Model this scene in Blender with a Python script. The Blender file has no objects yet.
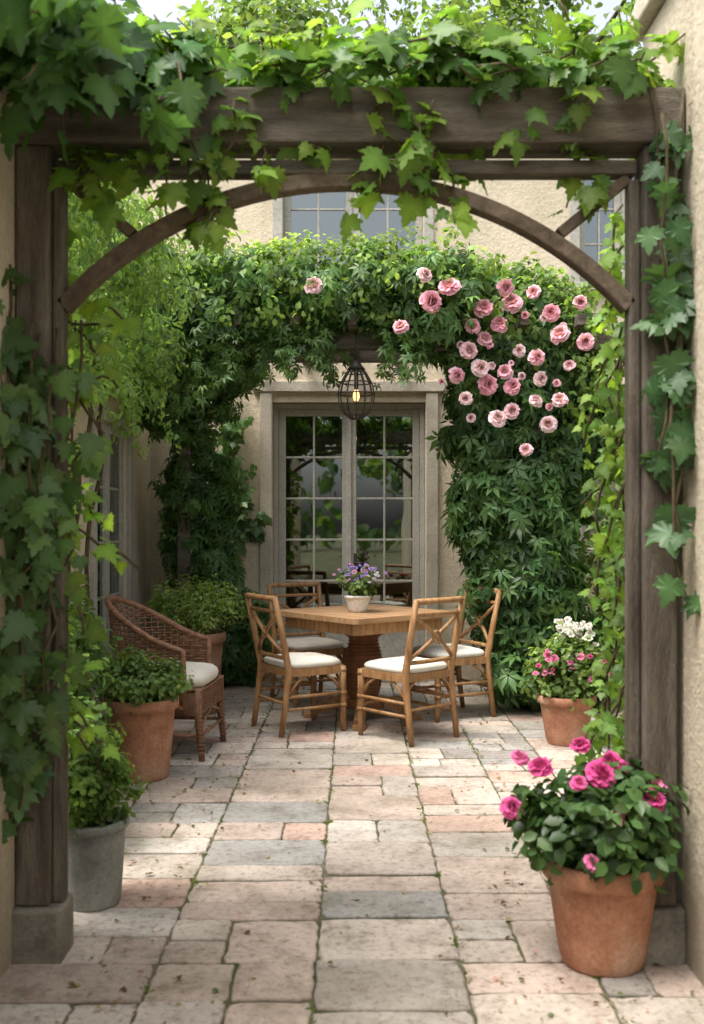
import bpy, math, random
import numpy as np
from mathutils import Vector, Matrix
R = random.Random(7)
NR = np.random.default_rng(11)
scene = bpy.context.scene
scene.view_settings.view_transform = 'Standard'
scene.view_settings.look = 'None'
scene.view_settings.exposure = 0

# ------------------------------------------------------------------ materials
def newmat(name):
    m = bpy.data.materials.new(name); m.use_nodes = True
    nt = m.node_tree; nt.nodes.clear()
    out = nt.nodes.new('ShaderNodeOutputMaterial')
    return m, nt, out
def N(nt, t, **kw):
    return nt.nodes.new(t)
def ramp(nt, src, stops):
    r = nt.nodes.new('ShaderNodeValToRGB')
    el = r.color_ramp.elements
    while len(el) < len(stops): el.new(0.5)
    for e, (p, c) in zip(el, stops):
        e.position = p; e.color = (*c, 1) if len(c) == 3 else c
    nt.links.new(src, r.inputs[0]); return r.outputs[0]
def mix(nt, a, b, fac, mode='MIX'):
    n = nt.nodes.new('ShaderNodeMix'); n.data_type = 'RGBA'; n.blend_type = mode
    for s, v in ((n.inputs[6], a), (n.inputs[7], b), (n.inputs[0], fac)):
        if hasattr(v, 'links'): nt.links.new(v, s)
        elif isinstance(v, (int, float)): s.default_value = v
        else: s.default_value = (*v, 1)
    return n.outputs[2]
def coords(nt, scale=(1, 1, 1)):
    tc = nt.nodes.new('ShaderNodeTexCoord'); mp = nt.nodes.new('ShaderNodeMapping')
    mp.inputs['Scale'].default_value = scale
    nt.links.new(tc.outputs['Object'], mp.inputs[0]); return mp.outputs[0]
def noise(nt, vec, scale, detail=4, rough=0.6):
    n = N(nt, 'ShaderNodeTexNoise'); n.inputs['Scale'].default_value = scale
    n.inputs['Detail'].default_value = detail; n.inputs['Roughness'].default_value = rough
    nt.links.new(vec, n.inputs['Vector']); return n.outputs[0]
def principled(nt, out, color, rough, bump=None, bstr=0.3, bdist=0.01, spec=0.3):
    p = nt.nodes.new('ShaderNodeBsdfPrincipled')
    if hasattr(color, 'links'): nt.links.new(color, p.inputs['Base Color'])
    else: p.inputs['Base Color'].default_value = (*color, 1)
    p.inputs['Roughness'].default_value = rough
    p.inputs['Specular IOR Level'].default_value = spec
    if bump is not None:
        b = nt.nodes.new('ShaderNodeBump'); b.inputs['Strength'].default_value = bstr
        b.inputs['Distance'].default_value = bdist
        nt.links.new(bump, b.inputs['Height']); nt.links.new(b.outputs[0], p.inputs['Normal'])
    nt.links.new(p.outputs[0], out.inputs[0]); return p

def mottled(name, c1, c2, c3=None, scale=4, rough=0.8, vscale=(1, 1, 1), bstr=0.4, bdist=0.01, fine=60, spec=0.25, lo=.3, hi=.7):
    m, nt, out = newmat(name); v = coords(nt, vscale)
    n1 = noise(nt, v, scale); n2 = noise(nt, v, fine, 3, .7)
    c = ramp(nt, n1, [(lo, c1), (hi, c2)] if c3 is None else [(lo, c1), (.5, c2), (hi, c3)])
    g = ramp(nt, n2, [(.3, (.72, .72, .72)), (.7, (1.12, 1.12, 1.12))])
    c = mix(nt, c, g, 1.0, 'MULTIPLY')
    mx = nt.nodes.new('ShaderNodeMath'); mx.operation = 'ADD'
    nt.links.new(n1, mx.inputs[0]); nt.links.new(n2, mx.inputs[1])
    principled(nt, out, c, rough, mx.outputs[0], bstr, bdist, spec); return m

def plaster_mat(name, base, dark, st_amt=.6):
    m, nt, out = newmat(name); v = coords(nt); vs = coords(nt, (3, 3, .35))
    n1 = noise(nt, v, 1.6); n2 = noise(nt, v, 45, 4, .65); n3 = noise(nt, vs, 2.2, 5, .65)
    c = ramp(nt, n1, [(.3, tuple(x * .84 for x in base)), (.65, base)])
    st = ramp(nt, n3, [(.48, (0, 0, 0)), (.72, (st_amt,) * 3)])
    c = mix(nt, c, dark, st)
    sp = nt.nodes.new('ShaderNodeSeparateXYZ'); nt.links.new(v, sp.inputs[0])
    mr = nt.nodes.new('ShaderNodeMapRange'); mr.inputs[1].default_value = 0.0; mr.inputs[2].default_value = .65
    mr.inputs[3].default_value = 1.1; mr.inputs[4].default_value = 0
    nt.links.new(sp.outputs[2], mr.inputs[0])
    mm = nt.nodes.new('ShaderNodeMath'); mm.operation = 'MULTIPLY'; mm.use_clamp = True
    nt.links.new(mr.outputs[0], mm.inputs[0]); nt.links.new(n1, mm.inputs[1])
    c = mix(nt, c, tuple(x * .45 for x in dark), mm.outputs[0])
    g = ramp(nt, n2, [(.3, (.82, .82, .82)), (.7, (1.06, 1.06, 1.06))])
    c = mix(nt, c, g, 1.0, 'MULTIPLY')
    principled(nt, out, c, .92, n2, .6, .014, .15); return m

def leaf_mat(name, trans=.4, rough=.42, gain=1.5, gl=.05):
    m, nt, out = newmat(name)
    a = nt.nodes.new('ShaderNodeAttribute'); a.attribute_name = 'Col'
    p = nt.nodes.new('ShaderNodeBsdfDiffuse'); nt.links.new(a.outputs['Color'], p.inputs['Color'])
    t = nt.nodes.new('ShaderNodeBsdfTranslucent')
    tc = mix(nt, a.outputs['Color'], (gain * 1.25, gain * 1.2, gain * .6), 1.0, 'MULTIPLY')
    nt.links.new(tc, t.inputs[0])
    ms = nt.nodes.new('ShaderNodeMixShader'); ms.inputs[0].default_value = trans
    nt.links.new(p.outputs[0], ms.inputs[1]); nt.links.new(t.outputs[0], ms.inputs[2])
    g = nt.nodes.new('ShaderNodeBsdfGlossy'); g.inputs['Roughness'].default_value = rough
    m2 = nt.nodes.new('ShaderNodeMixShader'); m2.inputs[0].default_value = gl
    nt.links.new(ms.outputs[0], m2.inputs[1]); nt.links.new(g.outputs[0], m2.inputs[2])
    nt.links.new(m2.outputs[0], out.inputs[0]); return m

M = {}
M['house'] = plaster_mat('cream_plaster', (.72, .62, .465), (.50, .425, .305), .5)
M['wall'] = plaster_mat('garden_plaster', (.56, .49, .375), (.31, .27, .20), .7)
M['post'] = mottled('weathered_timber', (.085, .071, .055), (.155, .132, .104), (.235, .205, .165), 3, .88, (6, 6, .8), .9, .014, 40, .15)
M['beam'] = mottled('weathered_beam', (.08, .067, .053), (.15, .128, .10), (.225, .198, .16), 3, .88, (.8, 6, 6), .9, .014, 40, .15)
M['arch'] = mottled('arch_timber', (.065, .05, .037), (.125, .095, .068), (.18, .143, .105), 5, .85, (1, 3, 1), .6, .008, 40, .15)
M['plinth'] = mottled('plinth_stone', (.12, .11, .09), (.26, .24, .20), None, 6, .9)
M['oak'] = mottled('honey_wood', (.21, .10, .038), (.36, .19, .08), (.45, .27, .125), 5, .5, (6, 6, 1.2), .3, .004, 60, .4)
M['oaktop'] = mottled('table_top_wood', (.26, .14, .062), (.40, .235, .12), (.48, .31, .17), 4, .42, (1.2, 9, 4), .25, .004, 60, .4)
M['oakdark'] = mottled('reeded_wood', (.14, .055, .022), (.25, .105, .042), None, 6, .5, (4, 4, 2), .25, .004, 60, .4)
M['wicker'] = mottled('wicker', (.15, .07, .038), (.33, .175, .105), None, 30, .6, (1, 1, 1), .3, .003, 90, .35)
M['cloth'] = mottled('cushion_cloth', (.64, .60, .52), (.74, .71, .64), None, 5, .95, (1, 1, 1), .3, .002, 350, .1)
M['terra'] = mottled('terracotta', (.27, .12, .07), (.42, .205, .125), (.50, .33, .235), 5, .88, (1, 1, 1), .35, .004, 70, .15)
M['terrab'] = mottled('old_terracotta', (.19, .10, .068), (.31, .165, .10), (.38, .26, .18), 6, .88, (1, 1, 1), .3, .004, 60, .2)
M['greypot'] = mottled('zinc_grey_pot', (.13, .14, .13), (.23, .235, .215), (.3, .3, .27), 5, .7, (1, 1, 1), .3, .004, 60, .35)
M['ceramic'] = mottled('white_ceramic', (.66, .64, .58), (.76, .74, .7), None, 5, .35, (1, 1, 1), .05, .002, 80, .5)
M['soil'] = mottled('soil', (.02, .014, .009), (.06, .042, .028), None, 20, .95, (1, 1, 1), .9, .02, 120)
M['frame'] = mottled('painted_frame', (.36, .345, .30), (.45, .43, .375), None, 6, .6, (1, 1, 1), .15, .003, 50, .35)
M['stone'] = mottled('stone_trim', (.42, .375, .30), (.55, .495, .40), None, 5, .9)
M['iron'] = mottled('black_iron', (.02, .016, .012), (.05, .038, .026), None, 20, .5, spec=.5)
M['bark'] = mottled('bark', (.05, .037, .026), (.12, .09, .065), None, 6, .95, (5, 5, 1), .9, .03, 40)
M['vinebark'] = mottled('vine_stem', (.05, .04, .02), (.12, .09, .05), None, 20, .9)
M['roof'] = mottled('roof_tile', (.14, .08, .055), (.25, .15, .10), None, 8, .9)
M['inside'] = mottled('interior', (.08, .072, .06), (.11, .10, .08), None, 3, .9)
M['curtain'] = mottled('curtain_linen', (.4, .38, .33), (.5, .47, .41), None, 4, .95)
M['leaf'] = leaf_mat('leaf', .40, .4, 1.5, .025)
M['leafl'] = leaf_mat('leaf_light', .5, .5, 1.6, .02)
M['petal'] = leaf_mat('petal', .3, .6, .8, .005)
m, nt, out = newmat('window_glass')
g = N(nt, 'ShaderNodeBsdfGlossy'); g.inputs['Roughness'].default_value = .015; g.inputs['Color'].default_value = (.85, .9, .88, 1)
v = coords(nt); nb = noise(nt, v, 1.6, 1); b = N(nt, 'ShaderNodeBump'); b.inputs['Strength'].default_value = .06; b.inputs['Distance'].default_value = .02
nt.links.new(nb, b.inputs['Height']); nt.links.new(b.outputs[0], g.inputs['Normal'])
t = N(nt, 'ShaderNodeBsdfTransparent'); t.inputs[0].default_value = (.42, .47, .44, 1)
fr = N(nt, 'ShaderNodeFresnel'); fr.inputs[0].default_value = 1.8
ma = N(nt, 'ShaderNodeMath'); ma.operation = 'ADD'; ma.inputs[1].default_value = .12; nt.links.new(fr.outputs[0], ma.inputs[0])
ms = N(nt, 'ShaderNodeMixShader'); nt.links.new(ma.outputs[0], ms.inputs[0]); nt.links.new(t.outputs[0], ms.inputs[1]); nt.links.new(g.outputs[0], ms.inputs[2])
nt.links.new(ms.outputs[0], out.inputs[0]); M['glass'] = m
m, nt, out = newmat('lamp_bulb'); e = N(nt, 'ShaderNodeEmission'); e.inputs[0].default_value = (1, .55, .2, 1); e.inputs[1].default_value = 3
nt.links.new(e.outputs[0], out.inputs[0]); M['bulb'] = m
# paving
m, nt, out = newmat('paving_stone')
a = nt.nodes.new('ShaderNodeAttribute'); a.attribute_name = 'Col'
v = coords(nt); n1 = noise(nt, v, 5, 5, .72); n2 = noise(nt, v, 34, 5, .78); n3 = noise(nt, v, 1.3, 4)
c = mix(nt, a.outputs['Color'], ramp(nt, n1, [(.32, (.58, .54, .5)), (.48, (.94, .93, .92)), (.60, (1.05, 1.04, 1.03)), (.75, (1.25, 1.22, 1.2))]), 1.0, 'MULTIPLY')
c = mix(nt, c, ramp(nt, n2, [(.35, (.46, .42, .38)), (.46, (.94, .94, .93)), (.70, (1.18, 1.18, 1.18))]), .85, 'MULTIPLY')
c = mix(nt, c, (.17, .15, .10), ramp(nt, n3, [(.47, (0, 0, 0)), (.74, (.6, .6, .6))]))
ad = N(nt, 'ShaderNodeMath'); ad.operation = 'ADD'; nt.links.new(n1, ad.inputs[0]); nt.links.new(n2, ad.inputs[1])
principled(nt, out, c, .75, ad.outputs[0], .75, .014, .3); M['paving'] = m
m, nt, out = newmat('earth_ground'); v = coords(nt)
n1 = noise(nt, v, 2.2, 4, .6); n2 = noise(nt, v, 60, 3, .7)
c = ramp(nt, n1, [(.36, (.19, .165, .12)), (.5, (.12, .115, .065)), (.62, (.065, .09, .03))])
c = mix(nt, c, ramp(nt, n2, [(.3, (.6, .6, .6)), (.7, (1.2, 1.2, 1.2))]), 1.0, 'MULTIPLY')
principled(nt, out, c, .95, n2, .8, .02, .1); M['ground'] = m

# ------------------------------------------------------------------ mesh builder
class MB:
    def __init__(s): s.v = []; s.f = []; s.m = []; s.s = []
    def add(s, vs, fs, mat=0, smooth=False):
        o = len(s.v); s.v += [tuple(p) for p in vs]
        for f in fs: s.f.append([i + o for i in f]); s.m.append(mat); s.s.append(smooth)
    def box(s, x0, x1, y0, y1, z0, z1, mat=0):
        s.add([(x0, y0, z0), (x1, y0, z0), (x1, y1, z0), (x0, y1, z0), (x0, y0, z1), (x1, y0, z1), (x1, y1, z1), (x0, y1, z1)],
              [(0, 3, 2, 1), (4, 5, 6, 7), (0, 1, 5, 4), (1, 2, 6, 5), (2, 3, 7, 6), (3, 0, 4, 7)], mat)
    def beam(s, a, b, w, h, mat=0, up=(0, 0, 1)):
        a = Vector(a); b = Vector(b); d = (b - a).normalized(); u = Vector(up)
        x = d.cross(u)
        if x.length < 1e-3: x = d.cross(Vector((0, 1, 0)))
        x.normalize(); u = x.cross(d).normalized()
        vs = []
        for p in (a, b):
            for i, j in ((-1, -1), (1, -1), (1, 1), (-1, 1)): vs.append(p + x * (i * w / 2) + u * (j * h / 2))
        s.add(vs, [(3, 2, 1, 0), (4, 5, 6, 7), (0, 1, 5, 4), (1, 2, 6, 5), (2, 3, 7, 6), (3, 0, 4, 7)], mat)
    def tube(s, pts, r, n=8, mat=0, closed=False):
        P = [Vector(p) for p in pts]; k = len(P)
        rr = [r] * k if isinstance(r, (int, float)) else r
        vs = []; up = None
        for i in range(k):
            if closed: d = P[(i + 1) % k] - P[i - 1]
            else: d = P[min(i + 1, k - 1)] - P[max(i - 1, 0)]
            d.normalize()
            if up is None:
                up = Vector((0, 0, 1)) if abs(d.z) < .9 else Vector((0, 1, 0))
            x = d.cross(up)
            if x.length < 1e-4: x = d.cross(Vector((1, .3, 0)))
            x.normalize(); up = x.cross(d).normalized()
            for j in range(n):
                an = 2 * math.pi * j / n; vs.append(P[i] + x * math.cos(an) * rr[i] + up * math.sin(an) * rr[i])
        fs = []
        for i in range(k if closed else k - 1):
            i2 = (i + 1) % k
            for j in range(n):
                fs.append((i * n + j, i * n + (j + 1) % n, i2 * n + (j + 1) % n, i2 * n + j))
        if not closed: fs.append(tuple(reversed(range(n)))); fs.append(tuple((k - 1) * n + j for j in range(n)))
        s.add(vs, fs, mat, True)
    def lathe(s, prof, c=(0, 0, 0), n=36, mat=0):
        vs = []; fs = []
        for (r, z) in prof:
            for j in range(n):
                an = 2 * math.pi * j / n
                vs.append((c[0] + r * math.cos(an), c[1] + r * math.sin(an), c[2] + z))
        for i in range(len(prof) - 1):
            for j in range(n): fs.append((i * n + j, i * n + (j + 1) % n, (i + 1) * n + (j + 1) % n, (i + 1) * n + j))
        s.add(vs, fs, mat, True)
    def obj(s, name, mats, parent=None, bevel=0, loc=None, rot=0):
        me = bpy.data.meshes.new(name); me.from_pydata(s.v, [], s.f)
        me.polygons.foreach_set('material_index', s.m); me.polygons.foreach_set('use_smooth', s.s)
        for k in mats: me.materials.append(M[k])
        me.update(); o = bpy.data.objects.new(name, me); scene.collection.objects.link(o)
        if bevel:
            b = o.modifiers.new('bevel', 'BEVEL'); b.width = bevel; b.segments = 2; b.limit_method = 'ANGLE'; b.angle_limit = math.radians(50)
        if loc: o.location = loc
        o.rotation_euler[2] = rot
        if parent: o.parent = parent
        return o
def empty(name, loc=(0, 0, 0), rot=0):
    e = bpy.data.objects.new(name, None); scene.collection.objects.link(e); e.location = loc; e.rotation_euler[2] = rot
    e.empty_display_size = .1; return e

# ------------------------------------------------------------------ leaf clouds
def tmpl(vs, fs):
    return (np.array(vs, float), [list(f) for f in fs])
def simple_leaf(w=.42):
    return tmpl([(0, 0, 0), (w * .8, .3, .10), (w * .75, .65, .06), (0, 1, -.12), (-w * .75, .65, .06), (-w * .8, .3, .10), (0, .5, 0)],
                [(0, 1, 2, 6), (6, 2, 3), (0, 6, 4, 5), (6, 3, 4)])
def maple_leaf():
    h = [(0, -.02), (.12, -.13), (.22, -.10), (.34, -.15), (.34, .0), (.46, -.01), (.58, .07), (.47, .13), (.50, .22), (.62, .42), (.48, .38), (.40, .44), (.27, .47), (.31, .6), (.25, .68), (.16, .68), (.13, .84), (0, 1.04)]
    o = [(x, y) for x, y in h] + [(-x, y) for x, y in h[-2:0:-1]]
    vs = [(0, .28, -.02)] + [(x, y, -.5 * x * x - .22 * max(y - .3, 0) ** 2 + (.025 if i % 3 else -.01)) for i, (x, y) in enumerate(o)]
    n = len(o); return tmpl(vs, [(0, 1 + i, 1 + (i + 1) % n) for i in range(n)])
def creeper_leaf():
    vs = []; fs = []
    for a, L in ((0, 1), (.85, .85), (-.85, .85), (1.75, .6), (-1.75, .6)):
        c, s_ = math.cos(a), math.sin(a); o = len(vs)
        for x, y, z in ((0, .06, 0), (.17, .45, .03), (0, 1, -.22), (-.17, .45, .03), (0, .5, -.03)):
            x *= L; y *= L
            vs.append((x * c + y * s_, -x * s_ + y * c, z * L))
        fs += [(o, o + 1, o + 4), (o + 4, o + 1, o + 2), (o, o + 4, o + 3), (o + 4, o + 2, o + 3)]
    return tmpl(vs, fs)
T_S = simple_leaf(); T_N = simple_leaf(.26); T_M = maple_leaf(); T_C = creeper_leaf()
def nz(a): return a / np.maximum(np.linalg.norm(a, axis=1, keepdims=True), 1e-6)
def cloud(name, pos, nrm, tip, size, col, T, mat, parent=None):
    V, F = T; n = len(pos)
    nrm = nz(nrm); tip = tip - nrm * (tip * nrm).sum(1, keepdims=True); tip = nz(tip); x = np.cross(tip, nrm)
    bend = NR.uniform(.3, 1.8, (n, 1))
    asp = NR.uniform(.85, 1.12, (n, 1, 1))
    co = pos[:, None, :] + size[:, None, None] * (x[:, None, :] * V[None, :, 0:1] * asp + tip[:, None, :] * V[None, :, 1:2] + nrm[:, None, :] * V[None, :, 2:3] * bend[:, :, None])
    nv = len(V); co = co.reshape(-1, 3)
    lv = np.concatenate([np.array(f) for f in F]); tot = np.array([len(f) for f in F])
    L = (lv[None, :] + (np.arange(n) * nv)[:, None]).ravel()
    tots = np.tile(tot, n); st = np.concatenate([[0], np.cumsum(tots)[:-1]])
    me = bpy.data.meshes.new(name); me.vertices.add(len(co)); me.vertices.foreach_set('co', co.ravel().astype(np.float32))
    me.loops.add(len(L)); me.loops.foreach_set('vertex_index', L.astype(np.int32))
    me.polygons.add(len(tots)); me.polygons.foreach_set('loop_start', st.astype(np.int32)); me.polygons.foreach_set('loop_total', tots.astype(np.int32))
    me.update(calc_edges=True)
    ca = me.color_attributes.new('Col', 'FLOAT_COLOR', 'POINT')
    c4 = np.ones((n, nv, 4), np.float32); c4[:, :, :3] = col[:, None, :]
    if T is T_M: c4[:, 0, :3] *= 1.35
    ca.data.foreach_set('color', c4.ravel())
    me.polygons.foreach_set('use_smooth', np.ones(len(tots), bool))
    me.materials.append(M[mat]); o = bpy.data.objects.new(name, me); scene.collection.objects.link(o)
    if parent: o.parent = parent
    return o
def colvar(base, n, amt=.25, yellow=.15):
    b = np.array(base)[None, :] * NR.uniform(1 - amt, 1 + amt, (n, 1))
    y = NR.uniform(0, yellow, (n, 1)); b = b * (1 + y * np.array([[1.9, .8, 0]])); return b
def centers_from(ells, k, lo=.55, hi=1.0):
    vol = np.array([(e[3] * e[4] + e[4] * e[5] + e[3] * e[5]) for e in ells]); idx = NR.choice(len(ells), k, p=vol / vol.sum())
    d = nz(NR.normal(size=(k, 3))); E = np.array(ells)[idx]
    return E[:, :3] + d * E[:, 3:6] * NR.uniform(lo, hi, (k, 1)), d
def clumps(name, ells, k, n_each, size, base, T=T_S, mat='leaf', cr=(.07, .16), parent=None, lo=.55, hi=1.0, droop=.8, up=.6, jit=.5, zmin=.01, cv=.45, yellow=.3):
    C, D = centers_from(ells, k, lo, hi)
    r = NR.uniform(*cr, k); cb = NR.uniform(1 - cv, 1 + cv, k)
    ci = np.repeat(np.arange(k), n_each); n = len(ci)
    d = nz(NR.normal(size=(n, 3)) + D[ci] * .5)
    pos = C[ci] + d * (r[ci] * NR.uniform(.4, 1.1, n))[:, None]
    nrm = d + np.array([[0, 0, up]]) + NR.normal(size=(n, 3)) * jit + D[ci] * .4
    tip = d * .7 + np.array([[0, 0, -droop]]) + NR.normal(size=(n, 3)) * .45
    sz = NR.uniform(.65, 1.2, n) * size
    col = colvar(base, n, .22, yellow) * cb[ci][:, None]
    k_ = pos[:, 2] > zmin + sz * .4
    return cloud(name, pos[k_], nrm[k_], tip[k_], sz[k_], col[k_], T, mat, parent)
def wander(a, b, n=14, amp=.05):
    a = np.array(a, float); b = np.array(b, float); p = [a]; off = np.zeros(3)
    for i in range(1, n + 1):
        off = off * .75 + NR.normal(size=3) * amp * .6; p.append(a + (b - a) * i / n + off)
    return np.array(p)
def leaves_along(paths, per_m, off, size, base, face=(0, -1, .4), yellow=.3, tipdown=.9, fs=1.0, cv=.3):
    P = []; Nn = []; Tt = []; S = []; Cc = []
    for p in paths:
        seg = np.linalg.norm(np.diff(p, axis=0), axis=1); Lh = seg.sum(); n = max(2, int(Lh * per_m))
        cum = np.concatenate([[0], np.cumsum(seg)]); t = NR.uniform(0, Lh, n)
        pt = np.stack([np.interp(t, cum, p[:, i]) for i in range(3)], 1)
        d = nz(NR.normal(size=(n, 3))); P.append(pt + d * NR.uniform(.2, 1, (n, 1)) * off)
        Nn.append(d * .7 + np.array([face]) * fs + NR.normal(size=(n, 3)) * .35)
        Tt.append(d * .6 + np.array([[0, 0, -tipdown]]) + NR.normal(size=(n, 3)) * .4)
        S.append(NR.uniform(.5, 1.15, n) * size); Cc.append(colvar(base, n, .3, yellow) * NR.uniform(1 - cv, 1 + cv))
    return [np.concatenate(q) for q in (P, Nn, Tt, S, Cc)]

# ------------------------------------------------------------------ ground & paving
g = MB(); g.box(-120, 120, -120, 120, -.3, -.007); g.obj('ground', ['ground'])
def paving():
    V = []; F = []; Cc = []
    pal = [((.50, .41, .355), 6), ((.52, .455, .395), 6), ((.46, .415, .37), 5), ((.37, .36, .34), 3.5), ((.55, .505, .455), 4), ((.46, .33, .275), 3.6), ((.33, .305, .28), 1.6)]
    def stone(x0, x1, y0, y1):
        g = R.uniform(.001, .005); x0 += g; x1 -= g; y0 += g; y1 -= g
        c = R.choices([p[0] for p in pal], [p[1] for p in pal])[0]; b = R.uniform(.8, 1.08); c = [q * b for q in c]
        pts = []
        for (ax, ay), (bx, by) in (((x0, y0), (x1, y0)), ((x1, y0), (x1, y1)), ((x1, y1), (x0, y1)), ((x0, y1), (x0, y0))):
            for i in range(7):
                t = i / 7; j = .0042
                if i == 0: t += 0.03
                pts.append((ax + (bx - ax) * t + R.uniform(-j, j), ay + (by - ay) * t + R.uniform(-j, j)))
        cx, cy = (x0 + x1) / 2, (y0 + y1) / 2; o = len(V); n = len(pts); h = R.uniform(-.004, .003); tx, ty = R.uniform(-.008, .008), R.uniform(-.008, .008)
        for k, (ins, z) in enumerate(((0, -.02), (0, -.005), (.003, -.0015), (.008, 0))):
            for x, y in pts:
                dx, dy = cx - x, cy - y; V.append((x + np.sign(dx) * min(ins, abs(dx)), y + np.sign(dy) * min(ins, abs(dy)), z + h + (x - cx) * tx + (y - cy) * ty)); Cc.append((*([q * (.7 if k < 2 else .86 if k == 2 else 1) for q in c]), 1))
        for k in range(3):
            for i in range(n): F.append((o + k * n + i, o + k * n + (i + 1) % n, o + (k + 1) * n + (i + 1) % n, o + (k + 1) * n + i))
        F.append(tuple(o + 3 * n + i for i in range(n)))
    base = [-.60, -.11, .335]
    x = -.60
    left = []
    while x > -2.4: x -= R.choice([.40, .46, .34]); left.append(x)
    cols = left[::-1] + base; x = .335
    while x < 3.0: x += R.choice([.40, .46, .36]); cols.append(x)
    for a, b in zip(cols[:-1], cols[1:]):
        y = -1.5 + R.uniform(-.3, 0)
        w = b - a
        while y < 8.68:
            L = R.choice([.17, .21, .25, .25, .29, .33, .40])
            if y + L > 8.55: L = 8.69 - y
            q = R.random()
            if q < .30 and L < .3:
                s = a + w * R.choice([.5, .42, .6]); stone(a, s, y, y + L); stone(s, b, y, y + L)
            elif q < .45 and L > .28:
                s = a + w * R.choice([.5, .4, .6]); m_ = y + L * .5
                stone(a, s, y, m_); stone(a, s, m_, y + L); stone(s, b, y, y + L)
            else: stone(a, b, y, y + L)
            y += L
    me = bpy.data.meshes.new('stone_paving'); me.from_pydata(V, [], F); me.update()
    ca = me.color_attributes.new('Col', 'FLOAT_COLOR', 'POINT'); ca.data.foreach_set('color', np.array(Cc, np.float32).ravel())
    me.materials.append(M['paving']); o = bpy.data.objects.new('stone_paving', me); scene.collection.objects.link(o)
    return cols
cols = paving()
nc = 200; per = 26; cl = NR.choice(cols, nc); cy = NR.uniform(2.2, 8.5, nc); sp = NR.uniform(.015, .10, nc)
px = np.repeat(cl, per) + NR.normal(size=nc * per) * .012; py = np.repeat(cy, per) + NR.normal(size=nc * per) * np.repeat(sp, per); n = len(px)
cloud('joint_moss', np.stack([px, py, np.full(n, -.006)], 1), np.stack([NR.normal(size=n), NR.normal(size=n), np.full(n, .8)], 1), np.stack([NR.normal(size=n), NR.normal(size=n), np.full(n, .45)], 1), NR.uniform(.006, .024, n), colvar((.09, .15, .04), n, .3, .4), T_N, 'leaf')
n = 1200; pp = np.stack([NR.uniform(-1.1, 1.6, n), NR.uniform(2.3, 8.3, n), np.full(n, .006)], 1)
side = NR.random(n) < .6; pp[side, 0] = np.where(NR.random(side.sum()) < .5, NR.uniform(-1.05, -.55, side.sum()), NR.uniform(.5, 1.05, side.sum()))
lc = np.array([(.2, .14, .06), (.1, .13, .04), (.30, .24, .13), (.12, .07, .035), (.45, .3, .28)])[NR.integers(0, 5, n)]
cloud('fallen_leaves', pp, np.stack([NR.normal(size=n) * .25, NR.normal(size=n) * .25, np.ones(n)], 1), np.stack([NR.normal(size=n), NR.normal(size=n), np.zeros(n)], 1), NR.uniform(.006, .028, n) , lc, T_S, 'leaf')

# ------------------------------------------------------------------ garden walls
w = MB(); w.box(1.03, 1.35, -2.5, 3.55, -.1, 3.08); w.obj('garden_wall', ['wall'], bevel=.012)
e = bpy.data.objects['garden_wall']
w = MB(); w.box(.985, 1.395, -2.5, 3.595, 3.083, 3.16); w.box(1.005, 1.375, -2.5, 3.575, 3.163, 3.21); w.obj('coping', ['stone'], e, .01)
w = MB(); w.box(-1.36, -1.045, -2.5, 3.35, -.1, 3.0); e2 = w.obj('garden_wall.001', ['wall'], bevel=.012)
w = MB(); w.box(-1.4, -1.005, -2.5, 3.39, 3.003, 3.09); w.obj('coping', ['stone'], e2, .01)
w = MB(); w.box(3.0, 3.25, 1.5, 8.7, -.1, 2.2); w.box(2.96, 3.29, 1.5, 8.7, 2.203, 2.27); w.obj('boundary_wall', ['wall'], bevel=.01)

# ------------------------------------------------------------------ house
house = empty('house', (0, 0, 0))
def wallgrid(b, u0, u1, z0, z1, ops, mk):
    us = sorted({u0, u1, *[o[0] for o in ops], *[o[1] for o in ops]}); zs = sorted({z0, z1, *[o[2] for o in ops], *[o[3] for o in ops]})
    for a, c in zip(us[:-1], us[1:]):
        run = None
        for d, f in zip(zs[:-1], zs[1:]):
            hole = any(o[0] <= (a + c) / 2 <= o[1] and o[2] <= (d + f) / 2 <= o[3] for o in ops)
            if hole:
                if run: mk(a, c, *run)
                run = None
            else: run = (run[0], f) if run else (d, f)
        if run: mk(a, c, *run)
b = MB()
DO = (-.69, .64, .05, 2.42); UW = (-.60, .62, 3.35, 4.55); RW = (2.0, 2.75, 1.15, 2.15); RU = (1.98, 2.75, 3.45, 4.5); LU = (-2.9, -2.0, 3.4, 4.5)
wallgrid(b, -5, 4.6, -.1, 4.85, [DO, UW, RW, RU, LU], lambda a, c, d, f: b.box(a, c, 8.7, 9.0, d, f))
b.box(-5, -4.7, 9.0, 13, -.1, 4.85); b.box(4.3, 4.6, 9.0, 13, -.1, 4.85); b.box(-5, 4.6, 13, 13.3, -.1, 4.85)
b.obj('walls', ['house'], house)
b = MB(); WW = (6.75, 7.75, .12, 2.08)
wallgrid(b, 4.3, 8.7, -.1, 2.55, [WW], lambda a, c, d, f: b.box(-2.05, -1.75, a, c, d, f))
b.box(-4.7, -2.05, 4.3, 4.6, -.1, 2.55); b.obj('side_wing_walls', ['house'], house)
b = MB(); b.box(-4.8, -1.69, 4.24, 8.69, 2.553, 2.64); b.obj('side_wing_coping', ['stone'], house, .01)
b = MB(); b.box(-5.1, 4.7, 8.6, 13.4, 4.853, 4.97); b.obj('cornice', ['stone'], house, .015)
b = MB(); b.add([(-5.15, 8.55, 4.973), (4.75, 8.55, 4.973), (4.75, 13.45, 4.973), (-5.15, 13.45, 4.973), (-3, 11, 5.7), (2.6, 11, 5.7)], [(0, 1, 5, 4), (1, 2, 5), (2, 3, 4, 5), (3, 0, 4), (3, 2, 1, 0)]); b.obj('roof', ['roof'], house)
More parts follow.
